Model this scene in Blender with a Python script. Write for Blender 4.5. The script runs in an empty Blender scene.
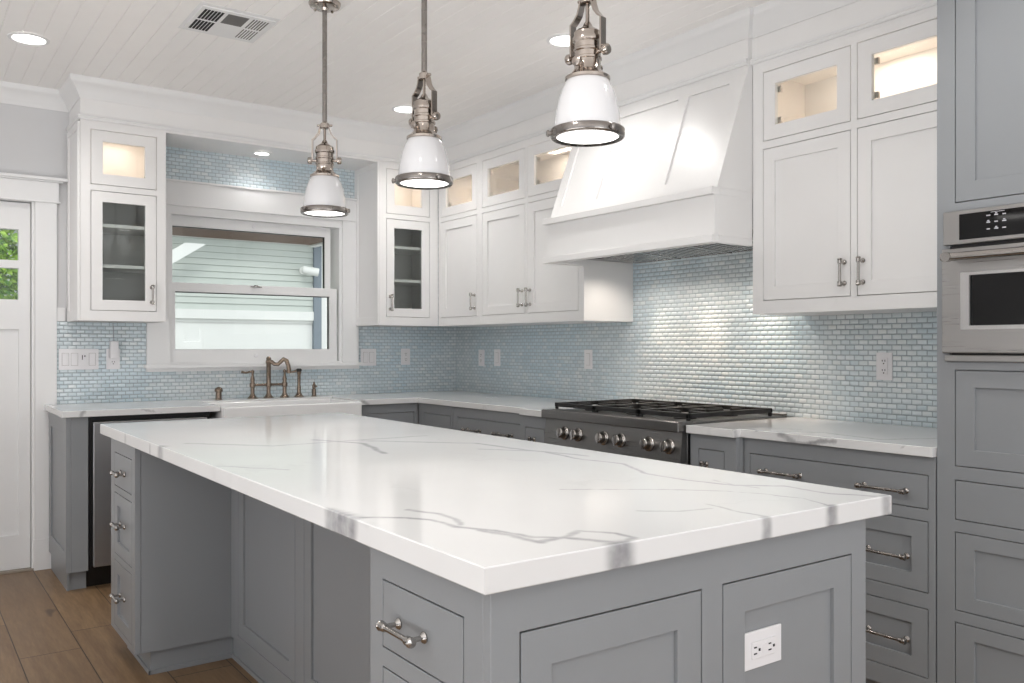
import bpy, bmesh, math, random
from mathutils import Vector
random.seed(7)
SC = bpy.context.scene
COL = SC.collection
PI = math.pi

# ---------------------------------------------------------------- camera
cam_d = bpy.data.cameras.new('camera'); cam = bpy.data.objects.new('camera', cam_d); COL.objects.link(cam)
cam.location = (0, 0, 1.235); cam.rotation_euler = (PI/2, 0, math.radians(-35.52))
cam_d.sensor_width = 36; cam_d.lens = 30.445; cam_d.shift_y = 0.00518; cam_d.clip_start = .05
SC.camera = cam
SC.view_settings.view_transform = 'Standard'; SC.view_settings.look = 'None'
SC.view_settings.gamma = 1; SC.view_settings.exposure = -0.13
SC.view_settings.use_curve_mapping = False

# ---------------------------------------------------------------- daylight and added fill
world = bpy.data.worlds.new('sky'); SC.world = world; world.use_nodes = True
bg = world.node_tree.nodes['Background']; bg.inputs[0].default_value = (.93, .96, 1, 1); bg.inputs[1].default_value = 1.9

def area(name, loc, rot, sx, sy, power, col=(1, 1, 1), parent=None, spread=None):
    d = bpy.data.lights.new(name, 'AREA'); d.shape = 'RECTANGLE'; d.size = sx; d.size_y = sy; d.energy = power; d.color = col
    if spread: d.spread = spread
    o = bpy.data.objects.new(name, d); COL.objects.link(o); o.location = loc; o.rotation_euler = rot
    if parent: o.parent = parent; o.location = Vector(loc) - LOC[parent.name]
    return o
def spot(name, loc, power, col, parent=None, size=math.radians(120), blend=.6, rad=.04, rot=(0, 0, 0)):
    d = bpy.data.lights.new(name, 'SPOT'); d.energy = power; d.color = col; d.spot_size = size; d.spot_blend = blend; d.shadow_soft_size = rad
    o = bpy.data.objects.new(name, d); COL.objects.link(o); o.location = loc; o.rotation_euler = rot
    if parent: o.parent = parent; o.location = Vector(loc) - LOC[parent.name]
    return o
sun_d = bpy.data.lights.new('sun', 'SUN'); sun_d.energy = 1.0; sun_d.angle = .25; sun_d.color = (1, .96, .9)
sun = bpy.data.objects.new('sun', sun_d); COL.objects.link(sun); sun.rotation_euler = (math.radians(48), 0, math.radians(-20))
FILL_COL = (.97, .985, 1)
# added fill lights without a real source, facing up to brighten ceiling and room
area('rear_fill', (1.1, -3.5, 1.0), (math.radians(150), 0, 0), 2.2, 1.6, 60, FILL_COL)
area('floor_fill_rear', (.6, -2.7, .06), (PI, 0, 0), 4.6, 1.5, 75, FILL_COL)
area('floor_fill_left', (-2.5, .6, .06), (PI, 0, 0), 1.7, 4.6, 195, FILL_COL)

# ---------------------------------------------------------------- materials
def new_mat(name):
    m = bpy.data.materials.new(name); m.use_nodes = True
    return m, m.node_tree, m.node_tree.nodes['Principled BSDF']
def srgb(r, g, b):
    f = lambda v: (v/255/12.92) if v/255 <= .04045 else ((v/255+.055)/1.055)**2.4
    return (f(r), f(g), f(b), 1)
class NT:
    def __init__(s, nt): s.nt = nt
    def n(s, t, **k):
        nd = s.nt.nodes.new(t)
        for a, v in k.items(): setattr(nd, a, v)
        return nd
    def put(s, sock, v):
        if isinstance(v, bpy.types.NodeSocket): s.nt.links.new(v, sock)
        elif v is not None: sock.default_value = v
    def m(s, op, a, b=None, c=None, clamp=False):
        nd = s.n('ShaderNodeMath', operation=op); nd.use_clamp = clamp
        for i, v in enumerate((a, b, c)): s.put(nd.inputs[i], v)
        return nd.outputs[0]
    def v(s, op, a, b=None, sc=None):
        nd = s.n('ShaderNodeVectorMath', operation=op)
        s.put(nd.inputs[0], a)
        if b is not None: s.put(nd.inputs[1], b)
        if sc is not None: s.put(nd.inputs['Scale'], sc)
        return nd.outputs['Value'] if op in ('DOT_PRODUCT', 'LENGTH', 'DISTANCE') else nd.outputs['Vector']
    def obj(s): return s.n('ShaderNodeTexCoord').outputs['Object']
    def pos(s): return s.n('ShaderNodeNewGeometry').outputs['Position']
    def sep(s, v):
        nd = s.n('ShaderNodeSeparateXYZ'); s.put(nd.inputs[0], v); return nd.outputs
    def comb(s, x, y, z):
        nd = s.n('ShaderNodeCombineXYZ')
        for i, v in enumerate((x, y, z)): s.put(nd.inputs[i], v)
        return nd.outputs[0]
    def noise(s, vec, scale, detail=3, rough=.5, out='Fac'):
        nd = s.n('ShaderNodeTexNoise'); s.put(nd.inputs['Vector'], vec)
        nd.inputs['Scale'].default_value = scale; nd.inputs['Detail'].default_value = detail; nd.inputs['Roughness'].default_value = rough
        return nd.outputs[out]
    def mix(s, f, a, b):
        nd = s.n('ShaderNodeMix', data_type='RGBA'); s.put(nd.inputs[0], f); s.put(nd.inputs[6], a); s.put(nd.inputs[7], b)
        return nd.outputs[2]
    def rng(s, v, a, b, c, d, smooth=False):
        nd = s.n('ShaderNodeMapRange'); nd.interpolation_type = 'SMOOTHSTEP' if smooth else 'LINEAR'
        for i, x in enumerate((v, a, b, c, d)): s.put(nd.inputs[i], x)
        return nd.outputs[0]
    def bump(s, h, dist, strength=1):
        nd = s.n('ShaderNodeBump'); s.put(nd.inputs['Height'], h); nd.inputs['Distance'].default_value = dist; nd.inputs['Strength'].default_value = strength
        return nd.outputs[0]

def paint(name, col, rough=.4, bump=.0002, var=.02, spec=.5):
    m, nt, p = new_mat(name); t = NT(nt)
    n = t.noise(t.obj(), 7, 3)
    c2 = tuple(min(1, c*(1+var)) for c in col[:3])+(1,); c1 = tuple(c*(1-var) for c in col[:3])+(1,)
    t.put(p.inputs['Base Color'], t.mix(n, c1, c2)); p.inputs['Roughness'].default_value = rough
    p.inputs['Specular IOR Level'].default_value = spec
    if bump: t.put(p.inputs['Normal'], t.bump(t.noise(t.obj(), 260, 2), bump, .5))
    return m
def metal(name, col, rough, brushed=None, bscale=400, metallic=1.0):
    m, nt, p = new_mat(name); t = NT(nt)
    p.inputs['Metallic'].default_value = metallic
    p.inputs['Base Color'].default_value = col
    if brushed:
        x, y, z = t.sep(t.obj())
        k = {'x': (4, bscale, bscale), 'y': (bscale, 4, bscale), 'z': (bscale, bscale, 4)}[brushed]
        v = t.comb(t.m('MULTIPLY', x, k[0]), t.m('MULTIPLY', y, k[1]), t.m('MULTIPLY', z, k[2]))
        n = t.noise(v, 1, 2)
        t.put(p.inputs['Roughness'], t.rng(n, .3, .7, rough*.8, rough*1.25))
        t.put(p.inputs['Normal'], t.bump(n, .0001, .03))
    else:
        n = t.noise(t.obj(), 30, 3)
        t.put(p.inputs['Roughness'], t.rng(n, .3, .7, rough*.8, rough*1.3))
    return m
def emit(name, col, s):
    m, nt, p = new_mat(name)
    p.inputs['Base Color'].default_value = col; p.inputs['Emission Color'].default_value = col; p.inputs['Emission Strength'].default_value = s
    return m

white_cab = paint('white_cabinet_paint', srgb(234, 233, 232), .32)
white_trim = paint('white_trim_paint', srgb(230, 230, 230), .38)
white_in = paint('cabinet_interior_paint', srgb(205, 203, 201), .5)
cream_in = paint('lit_compartment_paint', srgb(244, 238, 232), .5)
wall_paint = paint('grey_wall_paint', srgb(208, 208, 209), .6)
ceil_paint = paint('ceiling_paint', srgb(245, 243, 241), .42)
grey_cab = paint('grey_cabinet_paint', srgb(139, 142, 145), .34, spec=.45)
dark_gap = paint('dark_recess', srgb(30, 30, 32), .8)
black = paint('black_plastic', srgb(14, 14, 15), .35)
black_glass = paint('black_oven_glass', srgb(6, 6, 7), .06, 0)
cast_iron = paint('cast_iron', srgb(24, 23, 23), .5, .001, .2)
white_plastic = paint('white_plastic', srgb(228, 227, 229), .3, 0)
ceramic = paint('white_fireclay', srgb(240, 240, 240), .12, 0)
steel = metal('brushed_steel', (.22, .215, .21, 1), .33, 'y')
oven_steel = metal('oven_steel', (.40, .39, .38, 1), .33, 'y')
steel_v = metal('brushed_steel_dishwasher', (.42, .42, .43, 1), .36, 'x')
nickel = metal('polished_nickel', (.46, .41, .37, 1), .15)
pull_nickel = metal('satin_nickel_pull', (.42, .40, .38, 1), .2)
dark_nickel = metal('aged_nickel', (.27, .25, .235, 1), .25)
bronze = metal('aged_bronze', (.24, .185, .145, 1), .2)
bright_steel = metal('bright_steel', (.75, .74, .73, 1), .22)
brown_soffit = paint('brown_eave_wood', srgb(98, 64, 34), .6)
lens_mat = emit('lamp_lens', (1, .985, .96, 1), 3)
can_mat = emit('downlight_lens', (1, .98, .95, 1), 7)
shade_mat = paint('opal_glass_shade', srgb(222, 222, 224), .08, 0, 0)
for n_ in shade_mat.node_tree.nodes:
    if n_.type == 'BSDF_PRINCIPLED':
        n_.inputs['Subsurface Weight'].default_value = .0
        n_.inputs['Coat Weight'].default_value = .3

def glass_mat():
    m = bpy.data.materials.new('clear_glass'); m.use_nodes = True; nt = m.node_tree; nt.nodes.clear(); t = NT(nt)
    out = t.n('ShaderNodeOutputMaterial'); mx = t.n('ShaderNodeMixShader'); tr = t.n('ShaderNodeBsdfTransparent'); gl = t.n('ShaderNodeBsdfGlossy')
    gl.inputs['Roughness'].default_value = .01; tr.inputs[0].default_value = (.96, .98, .97, 1)
    fr = t.n('ShaderNodeFresnel'); fr.inputs[0].default_value = 1.45
    t.put(mx.inputs[0], t.m('MULTIPLY', fr.outputs[0], .8)); nt.links.new(tr.outputs[0], mx.inputs[1]); nt.links.new(gl.outputs[0], mx.inputs[2]); nt.links.new(mx.outputs[0], out.inputs[0])
    return m
glass = glass_mat()

def tile_mat(name, axis):
    """pillowed glass mosaic, 43 x 19.3 mm running bond"""
    m, nt, p = new_mat(name); t = NT(nt)
    x, y, z = t.sep(t.pos()); u = x if axis == 'x' else y
    v = t.m('DIVIDE', z, .0222); row = t.m('FLOOR', v)
    off = t.m('MULTIPLY', t.m('FLOORED_MODULO', row, 2.0), .5)
    uu = t.m('ADD', t.m('DIVIDE', u, .0432), off)
    fu = t.m('FRACT', uu); fv = t.m('FRACT', v); cu = t.m('FLOOR', uu)
    wn = t.n('ShaderNodeTexWhiteNoise', noise_dimensions='2D'); t.put(wn.inputs['Vector'], t.comb(cu, row, 0.0))
    r1 = wn.outputs['Value']; rc = t.sep(wn.outputs['Color'])
    a = t.m('ABSOLUTE', t.m('SUBTRACT', t.m('MULTIPLY', fu, 2.0), 1.0)); b = t.m('ABSOLUTE', t.m('SUBTRACT', t.m('MULTIPLY', fv, 2.0), 1.0))
    pu = t.m('SUBTRACT', 1.0, t.m('POWER', a, 4.0)); pv = t.m('SUBTRACT', 1.0, t.m('POWER', b, 2.5))
    pil = t.m('MULTIPLY', pu, pv)
    tilt = t.m('ADD', t.m('MULTIPLY', t.m('SUBTRACT', rc[0], .5), fu), t.m('MULTIPLY', t.m('SUBTRACT', rc[1], .5), fv))
    h = t.m('ADD', pil, t.m('MULTIPLY', tilt, .55))
    edge = t.m('MAXIMUM', t.rng(a, .87, .945, 0, 1, True), t.rng(b, .74, .88, 0, 1, True))
    c = t.mix(r1, srgb(208, 219, 223), srgb(228, 234, 236))
    big = t.noise(t.pos(), 2.2, 2)
    c = t.mix(t.rng(big, .35, .65, 0, .45), c, srgb(186, 216, 232))
    c = t.mix(t.m('MULTIPLY', t.rng(rc[2], .8, .95, 0, 1), .4), c, srgb(238, 240, 238))
    c = t.mix(edge, c, srgb(162, 174, 180))
    t.put(p.inputs['Base Color'], c)
    t.put(p.inputs['Roughness'], t.rng(edge, 0, 1, .2, .7))
    p.inputs['Specular IOR Level'].default_value = .8
    p.inputs['Metallic'].default_value = .05
    t.put(p.inputs['Normal'], t.bump(h, .0045, .8))
    return m
tile_x = tile_mat('glass_mosaic_window_wall', 'x'); tile_y = tile_mat('glass_mosaic_range_wall', 'y')

def quartz_mat(name, segs, general, attr=None):
    m, nt, p = new_mat(name); t = NT(nt)
    P0 = t.pos()
    d = t.v('SCALE', t.v('SUBTRACT', t.noise(P0, 14, 3, .6, 'Color'), (.5, .5, .5)), sc=.03)
    d2 = t.v('SCALE', t.v('SUBTRACT', t.noise(P0, 70, 2, .6, 'Color'), (.5, .5, .5)), sc=.008)
    P = t.v('ADD', t.v('ADD', P0, d), d2)
    acc = None
    for w, s, A, B in segs:
        A = Vector(A); B = Vector(B); ba = B-A; L2 = max(ba.length_squared, 1e-9)
        pa = t.v('SUBTRACT', P, tuple(A))
        h = t.m('MULTIPLY', t.v('DOT_PRODUCT', pa, tuple(ba)), 1/L2, clamp=True)
        q = t.v('SUBTRACT', pa, t.v('SCALE', tuple(ba), sc=h))
        r = t.rng(t.v('LENGTH', q), w*.3, w*1.6, s, 0, True)
        acc = r if acc is None else t.m('MAXIMUM', acc, r)
    if attr:
        at = t.n('ShaderNodeAttribute'); at.attribute_name = attr; acc = at.outputs['Fac']
    gn = t.noise(P, general, 4, .55)
    ridge = t.rng(t.m('ABSOLUTE', t.m('SUBTRACT', gn, .5)), .0, .012, 1, 0, True)
    msk = t.rng(t.noise(P0, 2.3, 2), .48, .62, 0, .42, True)
    g = t.m('MULTIPLY', ridge, msk)
    g = t.m('MULTIPLY', g, .15 if attr else .35)
    acc = t.m('MULTIPLY', acc, t.rng(t.noise(P0, 30, 3), .3, .7, .6, 1.0))
    g = t.m('MAXIMUM', acc, g)
    cloud = t.mix(t.noise(P0, 3, 3), srgb(217, 217, 217), srgb(227, 227, 227))
    t.put(p.inputs['Base Color'], t.mix(g, cloud, srgb(142, 142, 145)))
    p.inputs['Roughness'].default_value = .1; p.inputs['Specular IOR Level'].default_value = .5
    return m
VE = [
(0.004,0.7,[(0.711, 1.49), (0.783, 1.436), (0.809, 1.395), (0.814, 1.314), (0.855, 1.247), (0.878, 1.169), (0.91, 1.137)]),
(0.004,0.6,[(0.824, 1.51), (0.852, 1.443), (0.852, 1.375), (0.83, 1.324)]),
(0.005,0.7,[(0.834, 1.265), (0.857, 1.199), (0.864, 1.127), (0.916, 1.138), (0.946, 1.079), (0.971, 1.048)]),
(0.004,0.6,[(0.871, 1.137), (0.916, 1.138), (0.974, 1.165), (1.011, 1.11), (1.014, 1.068), (0.972, 1.052)]),
(0.0025,0.6,[(1.221, 1.524), (1.412, 1.387), (1.508, 1.292), (1.547, 1.212), (1.569, 1.133), (1.54, 1.05)]),
(0.004,0.55,[(1.496, 2.268), (1.619, 2.112), (1.596, 1.891), (1.632, 1.759), (1.553, 1.598), (1.552, 1.456), (1.585, 1.335), (1.669, 1.261), (1.665, 1.14), (1.718, 1.063)]),
(0.0025,0.4,[(1.609, 1.416), (1.588, 1.338), (1.603, 1.275)]),
(0.003,0.45,[(1.186, 1.237), (1.242, 1.186), (1.317, 1.17)]),
(0.003,0.5,[(1.351, 1.211), (1.339, 1.128), (1.340, 1.055)]),
(0.006,0.4,[(0.792, 2.974), (0.999, 2.733), (1.307, 2.732), (1.561, 2.728)]),
(0.006,0.6,[(1.178, 2.832), (1.273, 2.631), (1.201, 2.344)]),
(0.006,0.5,[(1.307, 2.701), (1.576, 2.415), (1.602, 2.166), (1.66, 1.943)]),
(0.004,0.4,[(0.707, 2.356), (0.838, 2.181)]),
]
segs = []
for w, s, pts in VE:
    for a, b in zip(pts, pts[1:]): segs.append((w, s, (a[0], a[1], .914), (b[0], b[1], .914)))
for (x, y, w, s) in ((.956, 1.046, .012, 1), (.974, 1.046, .012, .95), (1.335, 1.046, .008, 1), (1.543, 1.046, .010, 1), (1.742, 1.046, .010, .7),
                     (.696, 1.50, .014, .9), (.696, 1.525, .014, 1), (.696, 1.55, .014, 1), (.696, 1.575, .014, .8), (.696, 1.60, .012, .7), (.689, 2.93, .02, .7), (.689, 3.07, .006, .8), (.689, 3.45, .01, .5)):
    segs.append((w, s, (x, y, .905), (x, y, .868)))
island_quartz = quartz_mat('island_quartz', [], 1.6, 'vein')
counter_quartz = quartz_mat('counter_quartz', [(.006, .8, (2.69, 2.16, .915), (2.83, 1.95, .915)), (.006, .7, (2.83, 1.95, .915), (2.78, 1.7, .915)), (.006, .7, (2.78, 1.7, .915), (3.1, 1.55, .915)),
    (.012, .9, (2.655, 2.225, .91), (2.66, 2.225, .87)), (.012, .9, (2.685, 2.05, .91), (2.685, 1.98, .88)), (.008, .9, (2.685, 1.98, .88), (2.685, 1.82, .905)), (.005, .8, (2.685, 1.56, .91), (2.685, 1.59, .88)),
    (.009, .8, (.78, 4.79, .91), (.76, 4.785, .88)), (.012, .8, (2.30, 4.785, .91), (2.34, 4.785, .89)), (.006, .6, (1.05, 4.785, .91), (1.15, 4.785, .89))], 1.9)

def wood_mat():
    m, nt, p = new_mat('oak_floor'); t = NT(nt)
    x, y, z = t.sep(t.pos())
    u = t.m('DIVIDE', t.m('SUBTRACT', x, .605-2.2), .222); col = t.m('FLOOR', u); fu = t.m('FRACT', u)
    wn = t.n('ShaderNodeTexWhiteNoise', noise_dimensions='1D'); t.put(wn.inputs['W'], col)
    yy = t.m('DIVIDE', t.m('ADD', y, t.m('MULTIPLY', wn.outputs['Value'], 7.0)), 1.5); r = t.m('FLOOR', yy); fy = t.m('FRACT', yy)
    wn2 = t.n('ShaderNodeTexWhiteNoise', noise_dimensions='2D'); t.put(wn2.inputs['Vector'], t.comb(col, r, 0.0)); rv = wn2.outputs['Value']
    gv = t.comb(t.m('ADD', t.m('MULTIPLY', x, 16.0), t.m('MULTIPLY', rv, 40.0)), t.m('MULTIPLY', y, 1.6), rv)
    g = t.noise(gv, 1.6, 6, .65); g2 = t.noise(gv, 7, 4, .6)
    c = t.mix(t.rng(g, .3, .7, 0, 1), srgb(112, 87, 62), srgb(154, 127, 95))
    c = t.mix(t.m('MULTIPLY', t.rng(g2, .35, .65, 0, 1), .3), c, srgb(96, 70, 48))
    c = t.mix(t.m('MULTIPLY', rv, .45), c, srgb(110, 86, 64))
    kn = t.rng(t.noise(t.comb(t.m('MULTIPLY', x, 9.0), t.m('MULTIPLY', y, 3.0), 3.0), 1, 2), .70, .78, 0, .7, True)
    c = t.mix(kn, c, srgb(62, 45, 33))
    e1 = t.m('LESS_THAN', t.m('MINIMUM', fu, t.m('SUBTRACT', 1.0, fu)), .009); e2 = t.m('LESS_THAN', t.m('MINIMUM', fy, t.m('SUBTRACT', 1.0, fy)), .0015)
    e = t.m('MAXIMUM', e1, e2)
    c = t.mix(e, c, srgb(50, 38, 28))
    t.put(p.inputs['Base Color'], c); p.inputs['Roughness'].default_value = .42
    t.put(p.inputs['Normal'], t.bump(t.m('SUBTRACT', t.m('MULTIPLY', g2, .3), e), .0012, .5))
    return m
oak = wood_mat()

# ---------------------------------------------------------------- geometry helpers
LOC = {}
class MB:
    def __init__(s): s.bm = bmesh.new()
    def box(s, x0, x1, y0, y1, z0, z1):
        if x0 > x1: x0, x1 = x1, x0
        if y0 > y1: y0, y1 = y1, y0
        if z0 > z1: z0, z1 = z1, z0
        v = [s.bm.verts.new(p) for p in ((x0,y0,z0),(x1,y0,z0),(x1,y1,z0),(x0,y1,z0),(x0,y0,z1),(x1,y0,z1),(x1,y1,z1),(x0,y1,z1))]
        for f in ((0,3,2,1),(4,5,6,7),(0,1,5,4),(1,2,6,5),(2,3,7,6),(3,0,4,7)): s.bm.faces.new([v[i] for i in f])
        return s
    def hexa(s, b, t):
        """bottom quad b and top quad t, same winding"""
        v = [s.bm.verts.new(p) for p in list(b)+list(t)]; n = len(b)
        s.bm.faces.new(v[:n][::-1]); s.bm.faces.new(v[n:])
        for i in range(n): j = (i+1) % n; s.bm.faces.new([v[i], v[j], v[n+j], v[n+i]])
        return s
    def prism(s, poly, z0, z1): return s.hexa([(x, y, z0) for x, y in poly], [(x, y, z1) for x, y in poly])
    def rings(s, rings, caps=True):
        R = [[s.bm.verts.new(p) for p in r] for r in rings]; n = len(R[0])
        for a, b in zip(R, R[1:]):
            for i in range(n): j = (i+1) % n; s.bm.faces.new([a[i], a[j], b[j], b[i]])
        if caps: s.bm.faces.new(R[0][::-1]); s.bm.faces.new(R[-1])
        return s
    def tube(s, pts, r, seg=12, caps=True):
        pts = [Vector(p) for p in pts]; rs = r if isinstance(r, (list, tuple)) else [r]*len(pts)
        out = []; up = None
        for i, p in enumerate(pts):
            d = (pts[min(i+1, len(pts)-1)] - pts[max(i-1, 0)]).normalized()
            if up is None:
                up = Vector((0, 0, 1)) if abs(d.z) < .9 else Vector((1, 0, 0))
            a = d.cross(up).normalized(); b = a.cross(d).normalized(); up = b
            out.append([tuple(p + (a*math.cos(2*PI*k/seg) + b*math.sin(2*PI*k/seg))*rs[i]) for k in range(seg)])
        return s.rings(out, caps)
    def lathe(s, c, prof, axis=(0, 0, 1), seg=32, caps=True):
        """prof: list of (radius, distance along axis)"""
        ax = Vector(axis).normalized(); up = Vector((0, 0, 1)) if abs(ax.z) < .9 else Vector((1, 0, 0))
        a = ax.cross(up).normalized(); b = ax.cross(a).normalized(); c = Vector(c)
        return s.rings([[tuple(c + ax*h + (a*math.cos(2*PI*k/seg) + b*math.sin(2*PI*k/seg))*max(r, 1e-4)) for k in range(seg)] for r, h in prof], caps)
    def build(s, name, mat, parent=None, bevel=0, smooth=False, kind=None):
        bmesh.ops.recalc_face_normals(s.bm, faces=s.bm.faces)
        L = Vector((0, 0, 0))
        if parent is not None: L = LOC[parent.name]
        else:
            vs = [v.co for v in s.bm.verts]
            L = Vector(((min(v.x for v in vs)+max(v.x for v in vs))/2, (min(v.y for v in vs)+max(v.y for v in vs))/2, min(v.z for v in vs)))
        bmesh.ops.translate(s.bm, verts=s.bm.verts, vec=-L)
        me = bpy.data.meshes.new(name); s.bm.to_mesh(me); s.bm.free(); me.materials.append(mat)
        o = bpy.data.objects.new(name, me); COL.objects.link(o)
        if parent is not None: o.parent = parent
        else: o.location = L
        LOC[o.name] = L
        if smooth:
            for p in me.polygons: p.use_smooth = True
            md = o.modifiers.new('edges', 'EDGE_SPLIT'); md.split_angle = math.radians(38)
        if bevel:
            md = o.modifiers.new('bevel', 'BEVEL'); md.width = bevel; md.segments = 2; md.limit_method = 'ANGLE'; md.angle_limit = math.radians(40)
        if kind: o['kind'] = kind
        return o
def tag(o, label, cat, group=None):
    o['label'] = label; o['category'] = cat
    if group: o['group'] = group
    return o
def thing(name, loc, label, cat, group=None):
    o = bpy.data.objects.new(name, None); COL.objects.link(o); o.location = loc; o.empty_display_size = .05
    LOC[o.name] = Vector(loc)
    return tag(o, label, cat, group)
def struct(o): o['kind'] = 'structure'; return o
def copy_tree(o, delta=None, parent=None):
    c = o.copy(); COL.objects.link(c); LOC[c.name] = LOC.get(o.name, Vector((0, 0, 0)))
    if parent is not None: c.parent = parent; c.matrix_parent_inverse = o.matrix_parent_inverse.copy()
    if delta is not None: c.location = Vector(o.location) + Vector(delta)
    for ch in list(KIDS(o)): copy_tree(ch, None, c)
    return c
def KIDS(o): return [x for x in bpy.data.objects if x.parent is o]

class Frame:
    """a run of joinery: u runs along it, d goes into it from its face plane, z is up"""
    def __init__(s, ax, F): s.ax = ax; s.F = F
    def p(s, u, d, z): return (u, s.F+d, z) if s.ax == 'y' else (s.F+d, u, z)
    def box(s, mb, u0, u1, d0, d1, z0, z1):
        a = s.p(u0, d0, z0); b = s.p(u1, d1, z1); return mb.box(a[0], b[0], a[1], b[1], a[2], b[2])
    def slab(s, mb, u0, u1, z0, z1, holes, d0, d1):
        us = sorted({u0, u1, *[h[0] for h in holes], *[h[1] for h in holes]}); zs = sorted({z0, z1, *[h[2] for h in holes], *[h[3] for h in holes]})
        us = [u for u in us if u0 <= u <= u1]; zs = [z for z in zs if z0 <= z <= z1]
        V = {}
        def vt(i, j, k):
            if (i, j, k) not in V: V[(i, j, k)] = mb.bm.verts.new(s.p(us[i], (d0, d1)[k], zs[j]))
            return V[(i, j, k)]
        def solid(i, j):
            if i < 0 or j < 0 or i >= len(us)-1 or j >= len(zs)-1: return False
            cu = (us[i]+us[i+1])/2; cz = (zs[j]+zs[j+1])/2
            return not any(h[0] < cu < h[1] and h[2] < cz < h[3] for h in holes)
        for i in range(len(us)-1):
            for j in range(len(zs)-1):
                if not solid(i, j): continue
                for k in (0, 1): mb.bm.faces.new([vt(i, j, k), vt(i+1, j, k), vt(i+1, j+1, k), vt(i, j+1, k)])
                if not solid(i-1, j): mb.bm.faces.new([vt(i, j, 0), vt(i, j+1, 0), vt(i, j+1, 1), vt(i, j, 1)])
                if not solid(i+1, j): mb.bm.faces.new([vt(i+1, j, 0), vt(i+1, j+1, 0), vt(i+1, j+1, 1), vt(i+1, j, 1)])
                if not solid(i, j-1): mb.bm.faces.new([vt(i, j, 0), vt(i+1, j, 0), vt(i+1, j, 1), vt(i, j, 1)])
                if not solid(i, j+1): mb.bm.faces.new([vt(i, j+1, 0), vt(i+1, j+1, 0), vt(i+1, j+1, 1), vt(i, j+1, 1)])
        return mb

GAP = .0028
def shaker(fr, name, u0, u1, z0, z1, mat, parent, stile=.058, rail=None, rec=.009, flat=False, pane=None, gap=GAP, label=None):
    """inset door or drawer front, flush with the face frame; returns the part"""
    rail = rail or stile
    u0 += gap; u1 -= gap; z0 += gap; z1 -= gap
    mb = MB()
    if flat: fr.box(mb, u0, u1, 0, .02, z0, z1)
    else:
        hole = (u0+stile, u1-stile, z0+rail, z1-rail)
        fr.slab(mb, u0, u1, z0, z1, [hole], 0, .02)
        if not pane: fr.box(mb, hole[0]-.004, hole[1]+.004, rec, .017, hole[2]-.004, hole[3]+.004)
    o = mb.build(name, mat, parent, bevel=.0012)
    if pane:
        g = MB(); fr.box(g, u0+stile-.004, u1-stile+.004, .009, .012, z0+rail-.004, z1-rail+.004); g.build('glass_pane', glass, o)
    if label: o['label'] = label
    return o
def pull(fr, u, z, length, vertical, parent, mat=None, r=.0052, proj=.032):
    mb = MB(); out = (0, -1, 0) if fr.ax == 'y' else (-1, 0, 0); h = length/2-.012
    al = Vector((0, 0, 1)) if vertical else Vector(fr.p(1, 0, 0)) - Vector(fr.p(0, 0, 0))
    c = Vector(fr.p(u, 0, z)); o = Vector(out)
    for s in (-1, 1):
        b = c + al*h*s
        mb.lathe(b, [(.0095, .0003), (.0105, .003), (.0085, .006), (r*.9, .009), (r*.9, proj-.004)], out, 14)
        k = c + al*s*h + o*proj
        mb.lathe(k - al*s*.008, [(r*1.0, 0), (r*1.55, .002), (r*1.7, .008), (r*1.55, .014), (r*1.9, .017), (r*1.7, .021), (r*.6, .023)], tuple(al*s), 14)
    mb.tube([c - al*h + o*proj, c + al*h + o*proj], r, 12)
    return mb.build('handle', mat or pull_nickel, parent, smooth=True)
def hollow(fr, mb, u0, u1, z0, z1, d0, d1, t=.018):
    fr.box(mb, u0, u0+t, d0, d1, z0, z1); fr.box(mb, u1-t, u1, d0, d1, z0, z1)
    fr.box(mb, u0+t, u1-t, d0, d1, z0, z0+t); fr.box(mb, u0+t, u1-t, d0, d1, z1-t, z1); fr.box(mb, u0+t, u1-t, d1-t, d1, z0+t, z1-t)
def sweep(path, prof, mb, side=1):
    """profile (outward, z) swept along an xy polyline with mitred corners; outward = right of travel for side=1"""
    P = [Vector(p) for p in path]; rings = []
    for i, p in enumerate(P):
        dirs = []
        if i > 0: dirs.append((P[i]-P[i-1]).normalized())
        if i < len(P)-1: dirs.append((P[i+1]-P[i]).normalized())
        ns = [Vector((d.y, -d.x))*side for d in dirs]
        n = ns[0] if len(ns) == 1 else (ns[0]+ns[1])/(1+ns[0].dot(ns[1]))
        rings.append([(p.x+n.x*o, p.y+n.y*o, z) for o, z in prof])
    return mb.rings(rings)

CEIL = 2.665
YW, XW = 5.44, 3.38      # window wall and range wall
XL, YR = -3.4, -3.5      # far left and rear of the open room
# ================================================================ SETTING
mb = MB(); mb.box(XL, XW+.15, YR, YW+.15, -.1, 0); mb.build('floor', oak, kind='structure')
# beadboard ceiling: V-grooves every 80 mm running towards the window wall
mb = MB(); prof = []
x = XL
while x < XW+.02:
    prof += [(x, CEIL), (x+.0775, CEIL), (x+.0795, CEIL+.003), (x+.0805, CEIL+.003), (x+.0825-.0005, CEIL)]; x += .0825
prof = sorted(set(prof)); top = [(prof[-1][0], CEIL+.1), (prof[0][0], CEIL+.1)]
mb.rings([[(a, YR, b) for a, b in prof+top], [(a, YW+.15, b) for a, b in prof+top]]); mb.build('ceiling', ceil_paint, kind='structure')
fb = Frame('y', YW)
mb = MB(); fb.slab(mb, XL, XW+.15, 0, CEIL+.01, [(-.33, .632, 0, 2.034), (1.345, 2.46, 1.13, 2.07)], 0, .15); mb.build('wall_back', wall_paint, kind='structure')
mb = MB(); mb.box(XW, XW+.15, YR, YW, 0, CEIL+.01); mb.build('wall_right', wall_paint, kind='structure')
mb = MB(); Frame('x', XL-.15).slab(mb, YR, YW, 0, CEIL+.01, [(-1.9, -.4, .2, 2.3)], 0, .15); mb.build('wall_left', wall_paint, kind='structure')
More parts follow.
